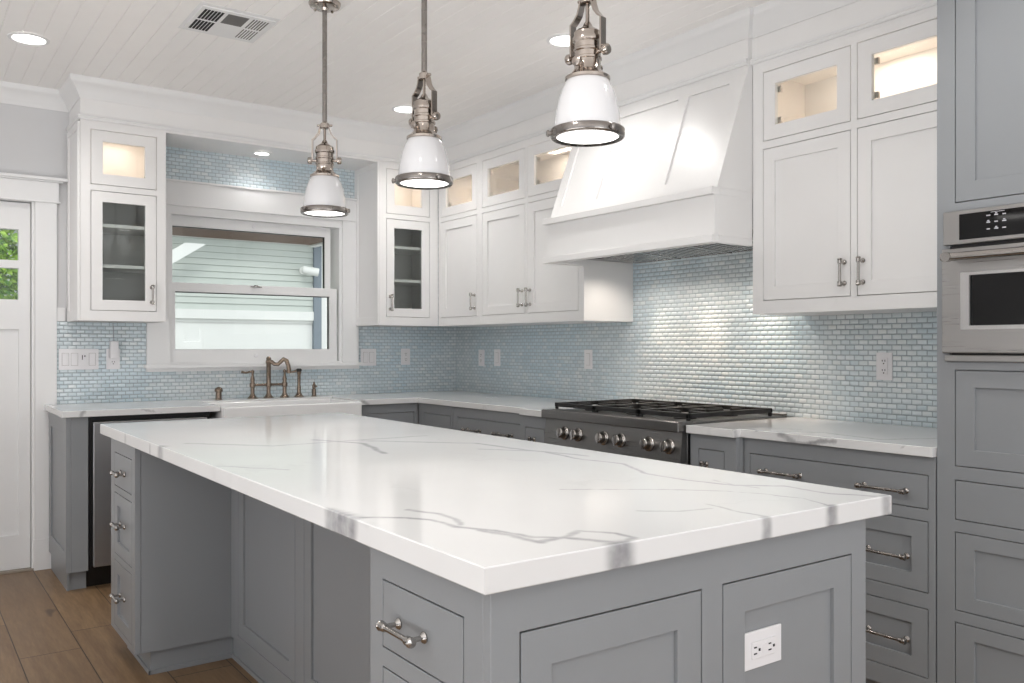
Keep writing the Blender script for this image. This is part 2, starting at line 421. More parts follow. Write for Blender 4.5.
mb = MB(); Frame('y', YR-.15).slab(mb, XL-.15, XW+.15, 0, CEIL+.01, [(0, 2.2, .0, 2.3)], 0, .15); mb.build('wall_rear', wall_paint, kind='structure')
# backsplash mosaic
mb = MB(); fb.slab(mb, .742, XW-.01, .90, 2.46, [(1.34, 2.46, 1.10, 2.09), (.742, .806, 1.378, 2.46)], -.010, -.0005); mb.build('trim_backsplash_window_wall', tile_x, kind='structure')
mb = MB(); mb.box(XW-.010, XW-.0005, 1.42, YW-.010, .90, 1.73); mb.build('trim_backsplash_range_wall', tile_y, kind='structure')

mb = MB(); mb.box(.743, .7855, YW-.012, YW, 1.379, 1.455); mb.build('trim_block', white_trim, kind='structure')
# back door (left edge of frame)
DOOR = thing('door_1', (.15, YW+.04, 0), 'white panelled back door with small glass lites', 'door'); del DOOR['label'], DOOR['category']; struct(DOOR)
fd = Frame('y', YW+.02)
cols = [(-.275, -.09), (-.04, .145), (.195, .375), (.40, .559)]
cols = [(-.24, -.035), (.0, .26), (.30, .559)]
lites = [(a, b, c, d) for a, b in cols for c, d in ((1.495, 1.667), (1.711, 1.881))]
mb = MB(); fd.slab(mb, -.33, .617, .012, 2.03, lites+[(-.24, .135, .20, 1.33), (.185, .559, .20, 1.33)], 0, .045)
fd.box(mb, -.25, .57, .012, .03, .19, 1.34); mb.build('door_slab', white_trim, DOOR, bevel=.002)
mb = MB()
for a, b, c, d in lites: fd.box(mb, a-.004, b+.004, .02, .024, c-.004, d+.004)
mb.build('glass_lites', glass, DOOR)
mb = MB(); mb.lathe((-.27, YW+.02, .96), [(.03, 0), (.03, .006), (.012, .01), (.012, .04), (.028, .05), (.03, .06), (.02, .07)], (0, -1, 0), 20); mb.build('door_knob', nickel, DOOR, smooth=True)
mb = MB(); mb.box(.634, .742, YW-.022, YW, .17, 2.037); mb.box(.629, .748, YW-.027, YW, 0, .17)
mb.box(-.44, -.335, YW-.022, YW, .17, 2.037)
mb.box(.62, .634, YW-.004, YW+.1, 0, 2.037); mb.box(-.46, .752, YW-.026, YW, 2.037, 2.15); mb.box(-.47, .772, YW-.036, YW, 2.15, 2.158); mb.box(-.49, .795, YW-.05, YW, 2.158, 2.175); mb.box(-.47, .76, YW-.032, YW, 2.036, 2.044)
mb.build('trim_door_casing', white_trim, kind='structure', bevel=.0015)
mb = MB(); mb.box(-.33, .632, YW-.01, YW+.15, .0, .011); mb.build('trim_door_threshold', paint('threshold', srgb(150, 140, 128), .5), kind='structure')

# window
WIN = thing('window_1', (1.9, YW, 1.09), 'window', 'window'); del WIN['label'], WIN['category']; struct(WIN)
mb = MB()
mb.box(1.215, 1.345, YW-.034, YW-.010, 1.128, 2.085); mb.box(2.460, 2.577, YW-.034, YW-.010, 1.128, 2.085)
mb.box(1.243, 2.567, YW-.040, YW-.010, 2.085, 2.226); mb.box(1.243, 2.567, YW-.052, YW-.010, 2.226, 2.238)
mb.box(1.2, 2.592, YW-.06, YW-.010, 1.108, 1.130); mb.box(1.212, 2.580, YW-.038, YW-.010, 1.086, 1.110)
mb.build('casing', white_trim, WIN, bevel=.0015)
mb = MB(); fw = Frame('y', YW-.02)
fw.slab(mb, 1.34, 2.465, 1.128, 2.09, [(1.356, 2.442, 1.14, 2.035)], .002, .15)
mb.build('window_frame', white_trim, WIN, bevel=.001)
mb = MB(); fw.slab(mb, 1.340, 2.428, 1.138, 1.625, [(1.382, 2.375, 1.219, 1.570)], .012, .047); low = mb.build('lower_sash', white_trim, WIN, bevel=.0015)
mb = MB(); fw.slab(mb, 1.3822, 2.3748, 1.2192, 1.5698, [(1.3845, 2.370, 1.2205, 1.5645)], .024, .040); mb.build('gasket', black, low)
mb = MB(); fw.box(mb, 1.379, 2.378, .028, .032, 1.216, 1.573); mb.build('glass_pane', glass, low)
mb = MB(); fw.slab(mb, 1.345, 2.400, 1.585, 2.035, [(1.375, 2.361, 1.622, 1.972)], .052, .087); up = mb.build('upper_sash', white_trim, WIN, bevel=.0015)
mb = MB(); fw.slab(mb, 1.3752, 2.3608, 1.6222, 1.9718, [(1.3775, 2.355, 1.6235, 1.967)], .064, .080); mb.build('gasket', black, up)
mb = MB(); fw.box(mb, 1.372, 2.364, .068, .072, 1.619, 1.975); mb.build('glass_pane', glass, up)
mb = MB(); mb.lathe((1.875, YW-.012, 1.612), [(.022, 0), (.022, .006), (.012, .010), (.01, .014)], (0, 0, 1), 16); mb.box(1.84, 1.91, YW-.018, YW-.008, 1.612, 1.619); mb.build('sash_lock', pull_nickel, WIN)
for zz in (1.178, 2.005):
    mb = MB(); mb.lathe((1.875, YW-.008 if zz < 1.5 else YW+.03, zz), [(.013, 0), (.013, .003), (.008, .005)], (0, -1, 0), 16); mb.build('sash_sticker', white_plastic, WIN)

# crown, frieze and light mouldings
CR = [(0, 2.560), (.004, 2.560), (.008, 2.572), (.012, 2.578), (.018, 2.592), (.030, 2.612), (.044, 2.628), (.052, 2.634), (.056, 2.642), (.056, CEIL), (0, CEIL)]
mb = MB(); sweep([(XL, YW), (.806, YW), (.806, 5.079), (3.009, 5.079), (3.009, 3.56), (2.984, 3.56), (2.984, 2.436), (3.008, 2.436), (3.008, 1.465)], CR, mb); mb.build('trim_crown', white_trim, kind='structure', smooth=True)
ML = [(0, 2.447), (.006, 2.447), (.010, 2.453), (.010, 2.458), (.014, 2.462), (.014, 2.470), (0, 2.474)]
mb = MB(); sweep([(.806, YW), (.806, 5.079), (3.009, 5.079), (3.009, 3.56)], ML, mb); sweep([(2.984, 3.56), (2.984, 2.436)], ML, mb); sweep([(3.009, 2.436), (3.009, 1.465)], ML, mb)
mb.build('trim_frieze_moulding', white_trim, kind='structure')
mb = MB(); mb.box(.807, XW, 5.08, YW, 2.436, CEIL); mb.box(3.01, XW, 1.465, 5.08, 2.436, CEIL); mb.box(2.985, 3.01, 2.436, 3.553, 2.436, CEIL)
mb.build('trim_soffit_box', white_cab, kind='structure')

# ================================================================ UPPER CABINETS
Z0, ZT = 1.375, 2.436
DL = (1.43, 2.075); DU = (2.107, 2.402)
def upper(fr, u0, u1, doors, label, depth, glass_low=False, group=None, glow=1.0):
    c = fr.p((u0+u1)/2, depth/2, Z0)
    t = thing('upper_cabinet', c, label, 'cabinet', group)
    mb = MB(); holes = [(a, b, *DL) for a, b, *_ in doors] + [(a, b, *DU) for a, b, *_ in doors]
    fr.slab(mb, u0, u1, Z0, ZT, holes, 0, .021); mb.build('face_frame', white_cab, t, bevel=.0012)
    mb = MB()
    if glass_low: hollow(fr, mb, u0, u1, Z0, 2.094, .021, depth)
    else: fr.box(mb, u0, u1, .021, depth, Z0, 2.094)
    hollow(fr, mb, u0, u1, 2.094, ZT, .021, depth, .016)
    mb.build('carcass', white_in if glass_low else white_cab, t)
    mb = MB(); hollow(fr, mb, u0+.0165, u1-.0165, 2.111, ZT-.0165, .0215, depth-.017, .002); mb.build('lit_compartment', cream_in, t)
    if glass_low:
        for zs in (1.665, 1.885):
            mb = MB(); fr.box(mb, u0+.02, u1-.02, .03, depth-.02, zs, zs+.018); mb.build('shelf', white_cab, t)
    for a, b, hs in doors:
        d = shaker(fr, 'door', a, b, *DL, white_cab, t, stile=.056, pane=glass_low)
        pull(fr, (a+.026) if hs == 'l' else (b-.026), 1.523, .106, True, d)
        shaker(fr, 'upper_door', a, b, *DU, white_cab, t, stile=.058, pane=True)
        if len(doors) > 0 and fr.ax == 'x':
            e = b-.062
            for zz in (2.19, 2.32):
                hg = MB(); fr.box(hg, e-.012, e+.004, .022, .034, zz-.012, zz+.012); hg.build('hinge', pull_nickel, t)
    cu = (u0+u1)/2; p = fr.p(cu, depth*.5, ZT-.024)
    area('compartment_lamp', p, (0, 0, 0), .2, .2, 0.7*glow*(u1-u0)/.45, (1, .86, .76), t)
    return t
FB = Frame('y', 5.08); FX = Frame('x', 3.01)
DB, DX = YW-.0105-5.08, XW-.0105-3.01
t1 = upper(FB, .807, 1.242, [(.857, 1.192, 'r')], 'white glass-door wall cabinet between the back door and the window', DB, True)
FS = Frame('x', .8065-.021)
t2 = upper(FB, 2.568, 3.009, [(2.618, 2.943, 'l')], 'white glass-door wall cabinet to the right of the window', DB, True)
FS2 = Frame('x', 2.568-.021)
for t, fs in ((t1, FS), (t2, FS2)):   # decorative end panels facing left
    mb = MB(); fs.slab(mb, 5.081, YW-.0112, Z0+.001, ZT, [(5.13, 5.38, 1.43, 2.402)], .008, .0205); fs.box(mb, 5.12, 5.39, .0145, .0205, 1.42, 2.41); mb.build('end_panel', white_cab, t, bevel=.0012)
t3 = upper(FX, 4.570, 5.078, [(4.599, 5.044, 'l')], 'white corner wall cabinet with one tall solid door beside the window cabinet', DX, glow=2.2)
t4 = upper(FX, 3.553, 4.570, [(4.086, 4.541, 'l'), (3.600, 4.060, 'r')], 'white two-door wall cabinet to the left of the range hood', DX, glow=2.2)
t5 = upper(FX, 1.465, 2.433, [(1.964, 2.379, 'l'), (1.522, 1.937, 'r')], 'white two-door wall cabinet between the range hood and the grey oven cabinet', DX)

# ================================================================ RANGE HOOD
HOOD = thing('range_hood', (3.05, 3.0, 1.668), 'large white tapered range hood with panelled front above the cooktop', 'range hood')
y0, y1 = 2.437, 3.575
mb = MB()   # hollow lower box
ya, yb = 2.4332, 3.560
mb.box(2.768, 2.79, ya, yb, 1.70, 1.88)
mb.box(2.79, 3.008, ya, ya+.02, 1.70, 1.88); mb.box(2.79, 3.008, yb-.02, yb, 1.70, 1.88)
mb.box(2.79, 3.008, ya+.02, yb-.02, 1.75, 1.88)
mb.build('apron', white_cab, HOOD, bevel=.0015)
def lip(z0, z1, o):
    mb = MB(); mb.box(2.768-o, 2.80, ya-.002, yb+o, z0, z1); mb.box(2.80, 3.008, ya-.002, ya+.02, z0, z1); mb.box(2.80, 3.008, yb-.02, yb+o, z0, z1)
    return mb
lip(1.668, 1.70, .018).build('lower_moulding', white_cab, HOOD, bevel=.003)
lip(1.868, 1.900, .020).build('upper_moulding', white_cab, HOOD, bevel=.003)
mb = MB()
TX, BX, TZ, BZ = 2.985, 2.785, 2.446, 1.900
mb.hexa([(BX+.018, ya, BZ), (3.009, ya, BZ), (3.009, yb, BZ), (BX+.018, yb, BZ)], [(TX+.018, ya, TZ), (3.009, ya, TZ), (3.009, yb, TZ), (TX+.018, yb, TZ)])
mb.build('tapered_body', white_cab, HOOD)
# stiles and rails of the sloping front
sl = (TX-BX)/(TZ-BZ)
def slant(mb, ya_, yb_, za, zb, t0=0.0, t1=.018):
    q = lambda z: BX+(z-BZ)*sl
    mb.hexa([(q(za)+t0, ya_, za), (q(za)+t1, ya_, za), (q(za)+t1, yb_, za), (q(za)+t0, yb_, za)], [(q(zb)+t0, ya_, zb), (q(zb)+t1, ya_, zb), (q(zb)+t1, yb_, zb), (q(zb)+t0, yb_, zb)])
mb = MB()
for a, b in ((ya, 2.520), (2.757, 2.820), (3.222, 3.285), (3.500, yb)): slant(mb, a, b, BZ, TZ, .0, .0195)
for a, b in ((2.52, 2.757), (2.82, 3.222), (3.285, 3.5)):
    slant(mb, a, b, BZ, BZ+.06, .0, .0195); slant(mb, a, b, TZ-.065, TZ, .0, .0195); slant(mb, a, b, BZ+.06, TZ-.065, .010, .0195)
mb.build('front_panelling', white_cab, HOOD, bevel=.0006)
mb = MB(); Y0, Y1 = ya+.021, yb-.021   # stainless liner
lyb = 3.535
mb.box(2.79, XW-.012, ya+.021, lyb, 1.735, 1.745)
mb.box(2.79, 2.84, ya+.021, lyb, 1.700, 1.735); mb.box(2.84, XW-.012, lyb-.075, lyb, 1.700, 1.735)
mb.build('steel_liner', steel, HOOD, bevel=.001)
mb = MB(); mb.box(2.84, 3.30, ya+.022, lyb-.076, 1.722, 1.7345); mb.build('filter_cavity', black, HOOD)
def tilt_bar(mb, x0, x1, a, b, z0, z1, h):
    mb.hexa([(x0, a, z0), (x1, a, z1), (x1, b, z1), (x0, b, z0)], [(x0, a, z0+h), (x1, a, z1+h), (x1, b, z1+h), (x0, b, z0+h)])
for k in range(3):
    f0 = 2.462+k*.336; f1 = f0+.312
    mb = MB(); za, zb = 1.712, 1.688
    tilt_bar(mb, 2.85, 2.875, f0, f1, za, za-.001, .010); tilt_bar(mb, 3.285, 3.31, f0, f1, zb, zb, .012)
    for a_, b_ in ((f0, f0+.014), (f1-.014, f1)): tilt_bar(mb, 2.85, 3.31, a_, b_, za, zb, .010)
    n = 8; st = (f1-f0-.028)/n
    for i in range(n): tilt_bar(mb, 2.86, 3.30, f0+.014+i*st+.009, f0+.014+(i+1)*st-.009, za+.001, zb+.001, .008)
    mb.build('baffle_filter', bright_steel, HOOD)
hl_m = emit('hood_lamp_lens', (1, .93, .84, 1), 2.5)
for yy in (2.625, 3.0, 3.32):
    mb = MB(); mb.lathe((3.338, yy, 1.722), [(.020, 0), (.020, .006), (.001, .006)], seg=20); mb.build('hood_lamp', hl_m, HOOD)
    spot('hood_lamp_beam', (3.25, yy, 1.680), 13, (1, .76, .57), HOOD, math.radians(64), .7, .012, rot=(0, math.radians(3), 0))
    spot('hood_lamp_spill', (3.10, yy, 1.680), 4.5, (1, .90, .80), HOOD, math.radians(150), .6, .03)

# ================================================================ COUNTERTOPS
mb = MB(); mb.prism([(.68, 4.79), (1.455, 4.79), (1.455, 5.20), (2.29, 5.20), (2.29, 4.79), (2.69, 4.79), (2.69, 3.642), (2.645, 3.642), (2.645, 3.408), (3.368, 3.408), (3.368, 5.428), (.68, 5.428)], .882, .914)
tag(mb.build('countertop', counter_quartz, bevel=.002), 'white veined quartz countertop running under the window and round the corner', 'countertop')
mb = MB(); mb.prism([(2.645, 2.478), (2.645, 2.232), (2.69, 2.232), (2.69, 1.466), (3.368, 1.466), (3.368, 2.478)], .882, .914)
tag(mb.build('countertop', counter_quartz, bevel=.002), 'short white quartz countertop between the range and the oven cabinet', 'countertop')

# ================================================================ BASE CABINETS, WINDOW WALL
def base(fr, u0, u1, fronts, label, depth, name='base_cabinet', toe=True, z0=.10, ztop=.881, mat=grey_cab, toe_d=.06):
    t = thing(name, fr.p((u0+u1)/2, depth/2, 0), label, 'cabinet')
    mb = MB(); fr.slab(mb, u0, u1, z0, ztop, [f[1:5] for f in fronts], 0, .021); mb.build('face_frame', mat, t, bevel=.0012)
    mb = MB(); fr.box(mb, u0, u1, .022, depth, z0, ztop); mb.build('carcass', mat, t)
    if toe: mb = MB(); fr.box(mb, u0, u1, toe_d, depth, 0.0, z0); mb.build('toe_kick', mat, t)
    for f in fronts:
        kind, a, b, c, d = f[:5]; hs = f[5] if len(f) > 5 else []
        p = shaker(fr, 'drawer' if 'drawer' in kind else 'door', a, b, c, d, mat, t, flat=('flat' in kind), stile=f[6] if len(f) > 6 else .055)
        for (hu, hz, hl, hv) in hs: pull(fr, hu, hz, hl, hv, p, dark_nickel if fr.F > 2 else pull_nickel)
    return t
FBB = Frame('y', 4.82); DBB = YW-.002-4.82
t = base(FBB, .723, .802, [], 'grey end cabinet beside the back door, to the left of the dishwasher', DBB)
# its panelled side faces the door
fe = Frame('x', .70)
mb = MB(); fe.slab(mb, 4.82, YW-.035, .10, .881, [(4.875, YW-.10, .20, .80)], 0, .0225); fe.box(mb, 4.87, YW-.095, .009, .0225, .195, .805); mb.build('side_panel', grey_cab, t, bevel=.0012)
mb = MB(); fe.box(mb, 4.865, YW-.035, .012, .0225, 0, .10); mb.build('side_plinth', grey_cab, t)
base(FBB, 1.412, 2.318, [('door', 1.45, 1.865, .14, .62, []), ('door', 1.865, 2.28, .14, .62, [])], 'grey sink base cabinet under the farmhouse sink', DBB, ztop=.64)
base(FBB, 2.322, 2.708, [('flat drawer', 2.345, 2.68, .67, .825, []), ('door', 2.345, 2.68, .14, .645, [])], 'grey base cabinet between the sink and the corner', DBB)

# dishwasher
DW = thing('dishwasher', (1.105, 5.1, 0), 'stainless steel dishwasher under the counter to the left of the sink', 'dishwasher')
mb = MB(); mb.box(.806, 1.408, 4.86, 5.42, .10, .879); mb.box(.806, .822, 4.826, 4.86, .10, .879); mb.box(1.392, 1.408, 4.826, 4.86, .10, .879); mb.box(.822, 1.392, 4.826, 4.86, .857, .879); mb.box(.806, 1.408, 4.90, 5.42, 0, .10); mb.build('tub', black, DW)
mb = MB(); mb.box(.824, 1.390, 4.808, 4.858, .115, .852); mb.build('door', steel_v, DW, bevel=.003)
# sink
SK = thing('farmhouse_sink', (1.87, 4.97, .65), 'white fireclay apron-front sink set into the counter below the window', 'sink')
mb = MB(); f = Frame('y', 4.745)
def basin(x0, x1, y0, y1, z0, z1, t):
    mb.box(x0, x1, y0, y1, z0, z0+t)
    mb.prism([(x0, y0), (x1, y0), (x1, y0+t*1.4), (x0, y0+t*1.4)], z0+t, z1)
    mb.box(x0, x1, y1-t, y1, z0+t, z1); mb.box(x0, x0+t, y0+t*1.4, y1-t, z0+t, z1); mb.box(x1-t, x1, y0+t*1.4, y1-t, z0+t, z1)
basin(1.462, 2.283, 4.745, 5.195, .655, .905, .022)
mb.build('basin', ceramic, SK, bevel=.006)
mb = MB(); mb.lathe((1.87, 4.99, .6775), [(.045, 0), (.045, .003), (.03, .002)], (0, 0, 1), 24); mb.build('drain', pull_nickel, SK)

# bridge faucet, at y = FY
FY = 5.31; zc = .9142
def faucet_base(mb, x, h, r=.0125): mb.lathe((x, FY, zc), [(.031, 0), (.031, .005), (.022, .013), (.015, .024), (r, .032), (r, h)], seg=18)
FA = thing('bridge_faucet', (1.912, FY, zc), 'aged bronze bridge faucet with two lever handles behind the sink', 'faucet')
xs = (1.812, 1.914, 2.018)
mb = MB()
for xx in xs: faucet_base(mb, xx, .115 if xx != xs[1] else .10)
mb.tube([(xs[0], FY, zc+.083), (xs[2], FY, zc+.083)], .008, 12)
for xx in xs: mb.lathe((xx, FY, zc+.068), [(.013, 0), (.018, .006), (.018, .024), (.013, .030)], seg=18)
mb.build('bridge_body', bronze, FA, smooth=True)
mb = MB(); mb.lathe((xs[1], FY, zc+.09), [(.015, 0), (.0145, .01), (.0145, .125), (.019, .132), (.018, .142), (.014, .150), (.016, .158), (.008, .170)], seg=18)
# spout swung to the right: an S curve
pts = [(xs[1]+.0, FY, zc+.228), (xs[1]+.016, FY-.012, zc+.226), (xs[1]+.030, FY-.024, zc+.212), (xs[1]+.048, FY-.036, zc+.211), (xs[1]+.062, FY-.046, zc+.228), (xs[1]+.076, FY-.058, zc+.244), (xs[1]+.090, FY-.068, zc+.235), (xs[1]+.100, FY-.076, zc+.20), (xs[1]+.103, FY-.082, zc+.155)]
mb.tube(pts, [.014, .013, .012, .012, .012, .013, .014, .013, .015], 12); mb.build('spout', bronze, FA, smooth=True)
for xx, sg in ((xs[0], -1), (xs[2], 1)):
    mb = MB(); mb.lathe((xx, FY, zc+.11), [(.012, 0), (.014, .01), (.008, .03), (.007, .045), (.011, .052), (.010, .062), (.004, .068)], seg=16)
    mb.tube([(xx, FY, zc+.165), (xx+sg*.02, FY-.004, zc+.166), (xx+sg*.045, FY-.008, zc+.160), (xx+sg*.072, FY-.012, zc+.166)], [.007, .006, .006, .009], 10)
    mb.build('lever_handle', bronze, FA, smooth=True)
SPR = thing('side_sprayer', (2.113, FY, zc), 'tall bronze side sprayer with black tip beside the faucet', 'sprayer')
mb = MB(); faucet_base(mb, 2.113, .06, .013); mb.lathe((2.113, FY, zc+.06), [(.012, 0), (.010, .02), (.011, .08), (.015, .095), (.015, .102)], seg=18); mb.build('stem', bronze, SPR, smooth=True)
mb = MB(); mb.lathe((2.113, FY, zc+.162), [(.014, 0), (.018, .005), (.018, .014), (.012, .02)], seg=18); mb.build('spray_head', black, SPR, smooth=True)
mb = MB(); mb.lathe((2.215, FY, zc), [(.018, 0), (.018, .004), (.014, .008), (.014, .045), (.010, .05), (.012, .056), (.012, .072), (.007, .082), (.004, .095)], seg=18); mb.tube([(2.215, FY, zc+.068), (2.215, FY-.03, zc+.07), (2.215, FY-.045, zc+.064)], .005, 10)
tag(mb.build('soap_dispenser', bronze, smooth=True), 'small bronze soap dispenser to the right of the side sprayer', 'soap dispenser')
mb = MB(); mb.lathe((1.604, FY, zc), [(.022, 0), (.022, .004), (.018, .008), (.0175, .045), (.024, .05), (.024, .062), (.018, .072), (.004, .078)], seg=20)
tag(mb.build('air_gap_cap', bronze, smooth=True), 'squat bronze air gap cap to the left of the faucet', 'air gap')

# ================================================================ RANGE WALL BASE CABINETS
FM = Frame('x', 2.71); FP = Frame('x', 2.668); DM = XW-.012-2.71; DP = XW-.012-2.668
base(FM, 4.405, 4.818, [('flat drawer', 4.43, 4.75, .70, .822, []), ('door', 4.43, 4.75, .14, .67, [])], 'grey base cabinet in the corner with a narrow drawer', DM)
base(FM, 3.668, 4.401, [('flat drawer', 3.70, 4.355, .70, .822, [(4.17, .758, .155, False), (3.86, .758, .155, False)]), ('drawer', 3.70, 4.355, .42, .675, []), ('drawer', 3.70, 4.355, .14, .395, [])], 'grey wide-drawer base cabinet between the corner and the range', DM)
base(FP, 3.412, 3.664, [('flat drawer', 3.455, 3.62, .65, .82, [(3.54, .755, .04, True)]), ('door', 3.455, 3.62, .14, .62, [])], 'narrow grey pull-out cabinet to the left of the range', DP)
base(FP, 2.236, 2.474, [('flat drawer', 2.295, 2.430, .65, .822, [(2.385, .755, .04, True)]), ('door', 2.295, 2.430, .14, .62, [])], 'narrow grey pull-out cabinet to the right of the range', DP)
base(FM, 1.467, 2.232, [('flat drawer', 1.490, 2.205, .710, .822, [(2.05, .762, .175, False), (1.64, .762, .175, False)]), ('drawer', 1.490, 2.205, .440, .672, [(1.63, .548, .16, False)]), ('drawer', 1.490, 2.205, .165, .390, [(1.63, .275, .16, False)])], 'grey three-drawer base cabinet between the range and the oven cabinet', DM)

# ================================================================ RANGE
RG = thing('gas_range', (3.0, 2.943, 0), 'stainless steel gas range with six knobs and black grates', 'range')
ra, rb = 2.484, 3.402
mb = MB(); mb.box(2.66, 3.365, ra, rb, .10, .9048); mb.box(3.3155, 3.365, ra, rb, .9048, .914); mb.build('body', steel, RG, bevel=.002)
mb = MB(); mb.box(2.605, 2.70, ra, rb, .884, .927); mb.box(2.70, 3.315, ra, rb, .905, .922); mb.box(3.285, 3.315, ra, rb, .922, .930); mb.build('cooktop_deck', steel, RG, bevel=.004)
mb = MB(); mb.hexa([(2.615, ra+.002, .72), (2.659, ra+.002, .72), (2.659, rb-.002, .72), (2.615, rb-.002, .72)], [(2.635, ra+.002, .884), (2.659, ra+.002, .884), (2.659, rb-.002, .884), (2.635, rb-.002, .884)]); mb.build('control_panel', steel, RG)
for yk in (3.242, 3.141, 2.959, 2.846, 2.671, 2.552):
    mb = MB(); xk = 2.6275; ax = (-1, 0, .12)
    mb.lathe((xk, yk, .820), [(.032, -.004), (.032, .006), (.027, .009), (.026, .012), (.0235, .014), (.0225, .036), (.019, .040), (.001, .0405)], ax, 28)
    mb.hexa([(xk-.036, yk-.0045, .800), (xk-.046, yk-.0045, .800), (xk-.046, yk+.0045, .800), (xk-.036, yk+.0045, .800)], [(xk-.036, yk-.0045, .846), (xk-.044, yk-.0045, .846), (xk-.044, yk+.0045, .846), (xk-.036, yk+.0045, .846)])
    mb.build('knob', pull_nickel, RG, smooth=True)
mb = MB(); mb.box(2.62, 2.659, ra+.004, rb-.004, .17, .705); mb.build('oven_door', steel, RG, bevel=.004)
mb = MB(); mb.tube([(2.575, ra+.05, .66), (2.575, rb-.05, .66)], .013, 14)
for yy in (ra+.07, rb-.07): mb.tube([(2.62, yy, .66), (2.575, yy, .66)], .009, 10)
mb.build('oven_handle', pull_nickel, RG, smooth=True)
mb = MB(); mb.box(2.68, 3.35, ra+.01, rb-.01, 0, .10); mb.build('plinth', black, RG)
for k in range(3):
    a = ra+.012+k*.299; b = a+.295; x0, x1 = 2.68, 3.225; zb, zt = .938, .958
    mb = MB()
    mb.box(x0, x1, a, a+.016, zb, zt); mb.box(x0, x1, b-.016, b, zb, zt); mb.box(x0, x0+.016, a, b, zb, zt); mb.box(x1-.016, x1, a, b, zb, zt)
    mb.box((x0+x1)/2-.007, (x0+x1)/2+.007, a, b, zb, zt)
    for cx in ((x0*3+x1)/4, (x0+x1*3)/4):
        m_ = (a+b)/2
        mb.box(cx-.007, cx+.007, a, m_-.028, zb+.002, zt-.001); mb.box(cx-.007, cx+.007, m_+.028, b, zb+.002, zt-.001)
        mb.box(x0 if cx < 3 else (x0+x1)/2, cx-.028, m_-.007, m_+.007, zb+.002, zt-.001); mb.box(cx+.028, (x0+x1)/2 if cx < 3 else x1, m_-.007, m_+.007, zb+.002, zt-.001)
    for fx in (x0+.008, x1-.008):
        for fy in (a+.008, b-.008): mb.box(fx-.007, fx+.007, fy-.007, fy+.007, .922, zb)
    mb.build('grate', cast_iron, RG, bevel=.0025)
    for cx in ((x0*3+x1)/4, (x0+x1*3)/4):
        mb = MB(); mb.lathe((cx, (a+b)/2, .922), [(.05, 0), (.05, .004), (.034, .006), (.034, .016), (.03, .020), (.001, .021)], seg=24); mb.build('burner', cast_iron, RG, smooth=True)

# ================================================================ OVEN CABINET AND WALL OVEN
FT = Frame('x', 2.712); ta, tb = .64, 1.463
TC = thing('oven_cabinet', (3.0, 1.05, 0), 'tall grey built-in oven cabinet at the right edge of the room', 'cabinet')
c0, c1 = .70, 1.406
ov = (.671, 1.432, 1.189, 1.657)
fr_h = [(c0, c1, 1.686, 2.45), (ov[0]+.012, ov[1]-.012, ov[2]+.012, ov[3]-.012), (c0, c1, .860, 1.163), (c0, c1, .692, .818), (c0, c1, .408, .655), (c0, c1, .13, .372)]
mb = MB(); FT.slab(mb, ta, tb, .09, CEIL-.001, fr_h, 0, .021); mb.build('face_frame', grey_cab, TC, bevel=.0012)
mb = MB(); FT.box(mb, ta, tb, .021, .656, .09, 1.18); FT.box(mb, ta, tb, .021, .656, 1.67, CEIL-.001); FT.box(mb, ta, ta+.02, .021, .656, 1.18, 1.67); FT.box(mb, tb-.02, tb, .021, .656, 1.18, 1.67); FT.box(mb, ta+.02, tb-.02, .64, .656, 1.18, 1.67); FT.box(mb, ta, tb, .06, .656, 0, .09); mb.build('carcass', grey_cab, TC)
shaker(FT, 'upper_door', c0, c1, 1.686, 2.45, grey_cab, TC, stile=.06)
shaker(FT, 'drawer', c0, c1, .860, 1.163, grey_cab, TC, stile=.058, rail=.052)
shaker(FT, 'drawer', c0, c1, .692, .818, grey_cab, TC, flat=True)
shaker(FT, 'drawer', c0, c1, .408, .655, grey_cab, TC, stile=.058, rail=.045)
shaker(FT, 'drawer', c0, c1, .13, .372, grey_cab, TC, stile=.058, rail=.045)
OV = thing('wall_oven', (2.9, 1.05, 1.19), 'stainless steel built-in wall oven with a black control panel', 'oven')
mb = MB(); FT.box(mb, .69, 1.412, -.004, .55, 1.205, 1.64); mb.build('body', black, OV)
mb = MB(); FT.box(mb, ov[0], ov[1], -.022, -.0045, 1.553, 1.657); mb.build('fascia', oven_steel, OV, bevel=.003)
mb = MB(); FT.box(mb, .722, 1.380, -.0235, -.0225, 1.566, 1.645); mb.build('control_glass', black_glass, OV)
key_m = paint('grey_keypad_print', srgb(185, 185, 190), .5, 0)
mb = MB()
for i in range(3):
    for j in range(3):
        w = (.012, .011, .010)[(i+j) % 3]; yy = 1.292-i*.023; z = 1.633-j*.0205
        FT.box(mb, yy-w/2, yy+w/2, -.0240, -.0236, z-.003, z+.0005)
        if (i+j) % 2: FT.box(mb, yy-.003, yy+.003, -.0240, -.0236, z+.002, z+.005)
FT.box(mb, 1.245, 1.285, -.0240, -.0236, 1.6402, 1.6418)
mb.build('keypad', key_m, OV)
mb = MB(); FT.slab(mb, ov[0], ov[1], 1.215, 1.540, [(.757, 1.346, 1.300, 1.455)], -.030, -.0045); mb.build('door', oven_steel, OV, bevel=.003)
mb = MB(); FT.slab(mb, .735, 1.372, 1.288, 1.464, [(.757, 1.346, 1.300, 1.455)], -.032, -.0302); mb.build('window_bezel', metal('bright_steel', (.75, .74, .73, 1), .18), OV)
mb = MB(); FT.box(mb, .757, 1.346, -.022, -.018, 1.300, 1.455); mb.build('window_glass', black_glass, OV)
mb = MB(); mb.tube([(2.628, .70, 1.510), (2.628, 1.402, 1.510)], .0125, 16)
mb.build('handle', pull_nickel, OV, smooth=True)
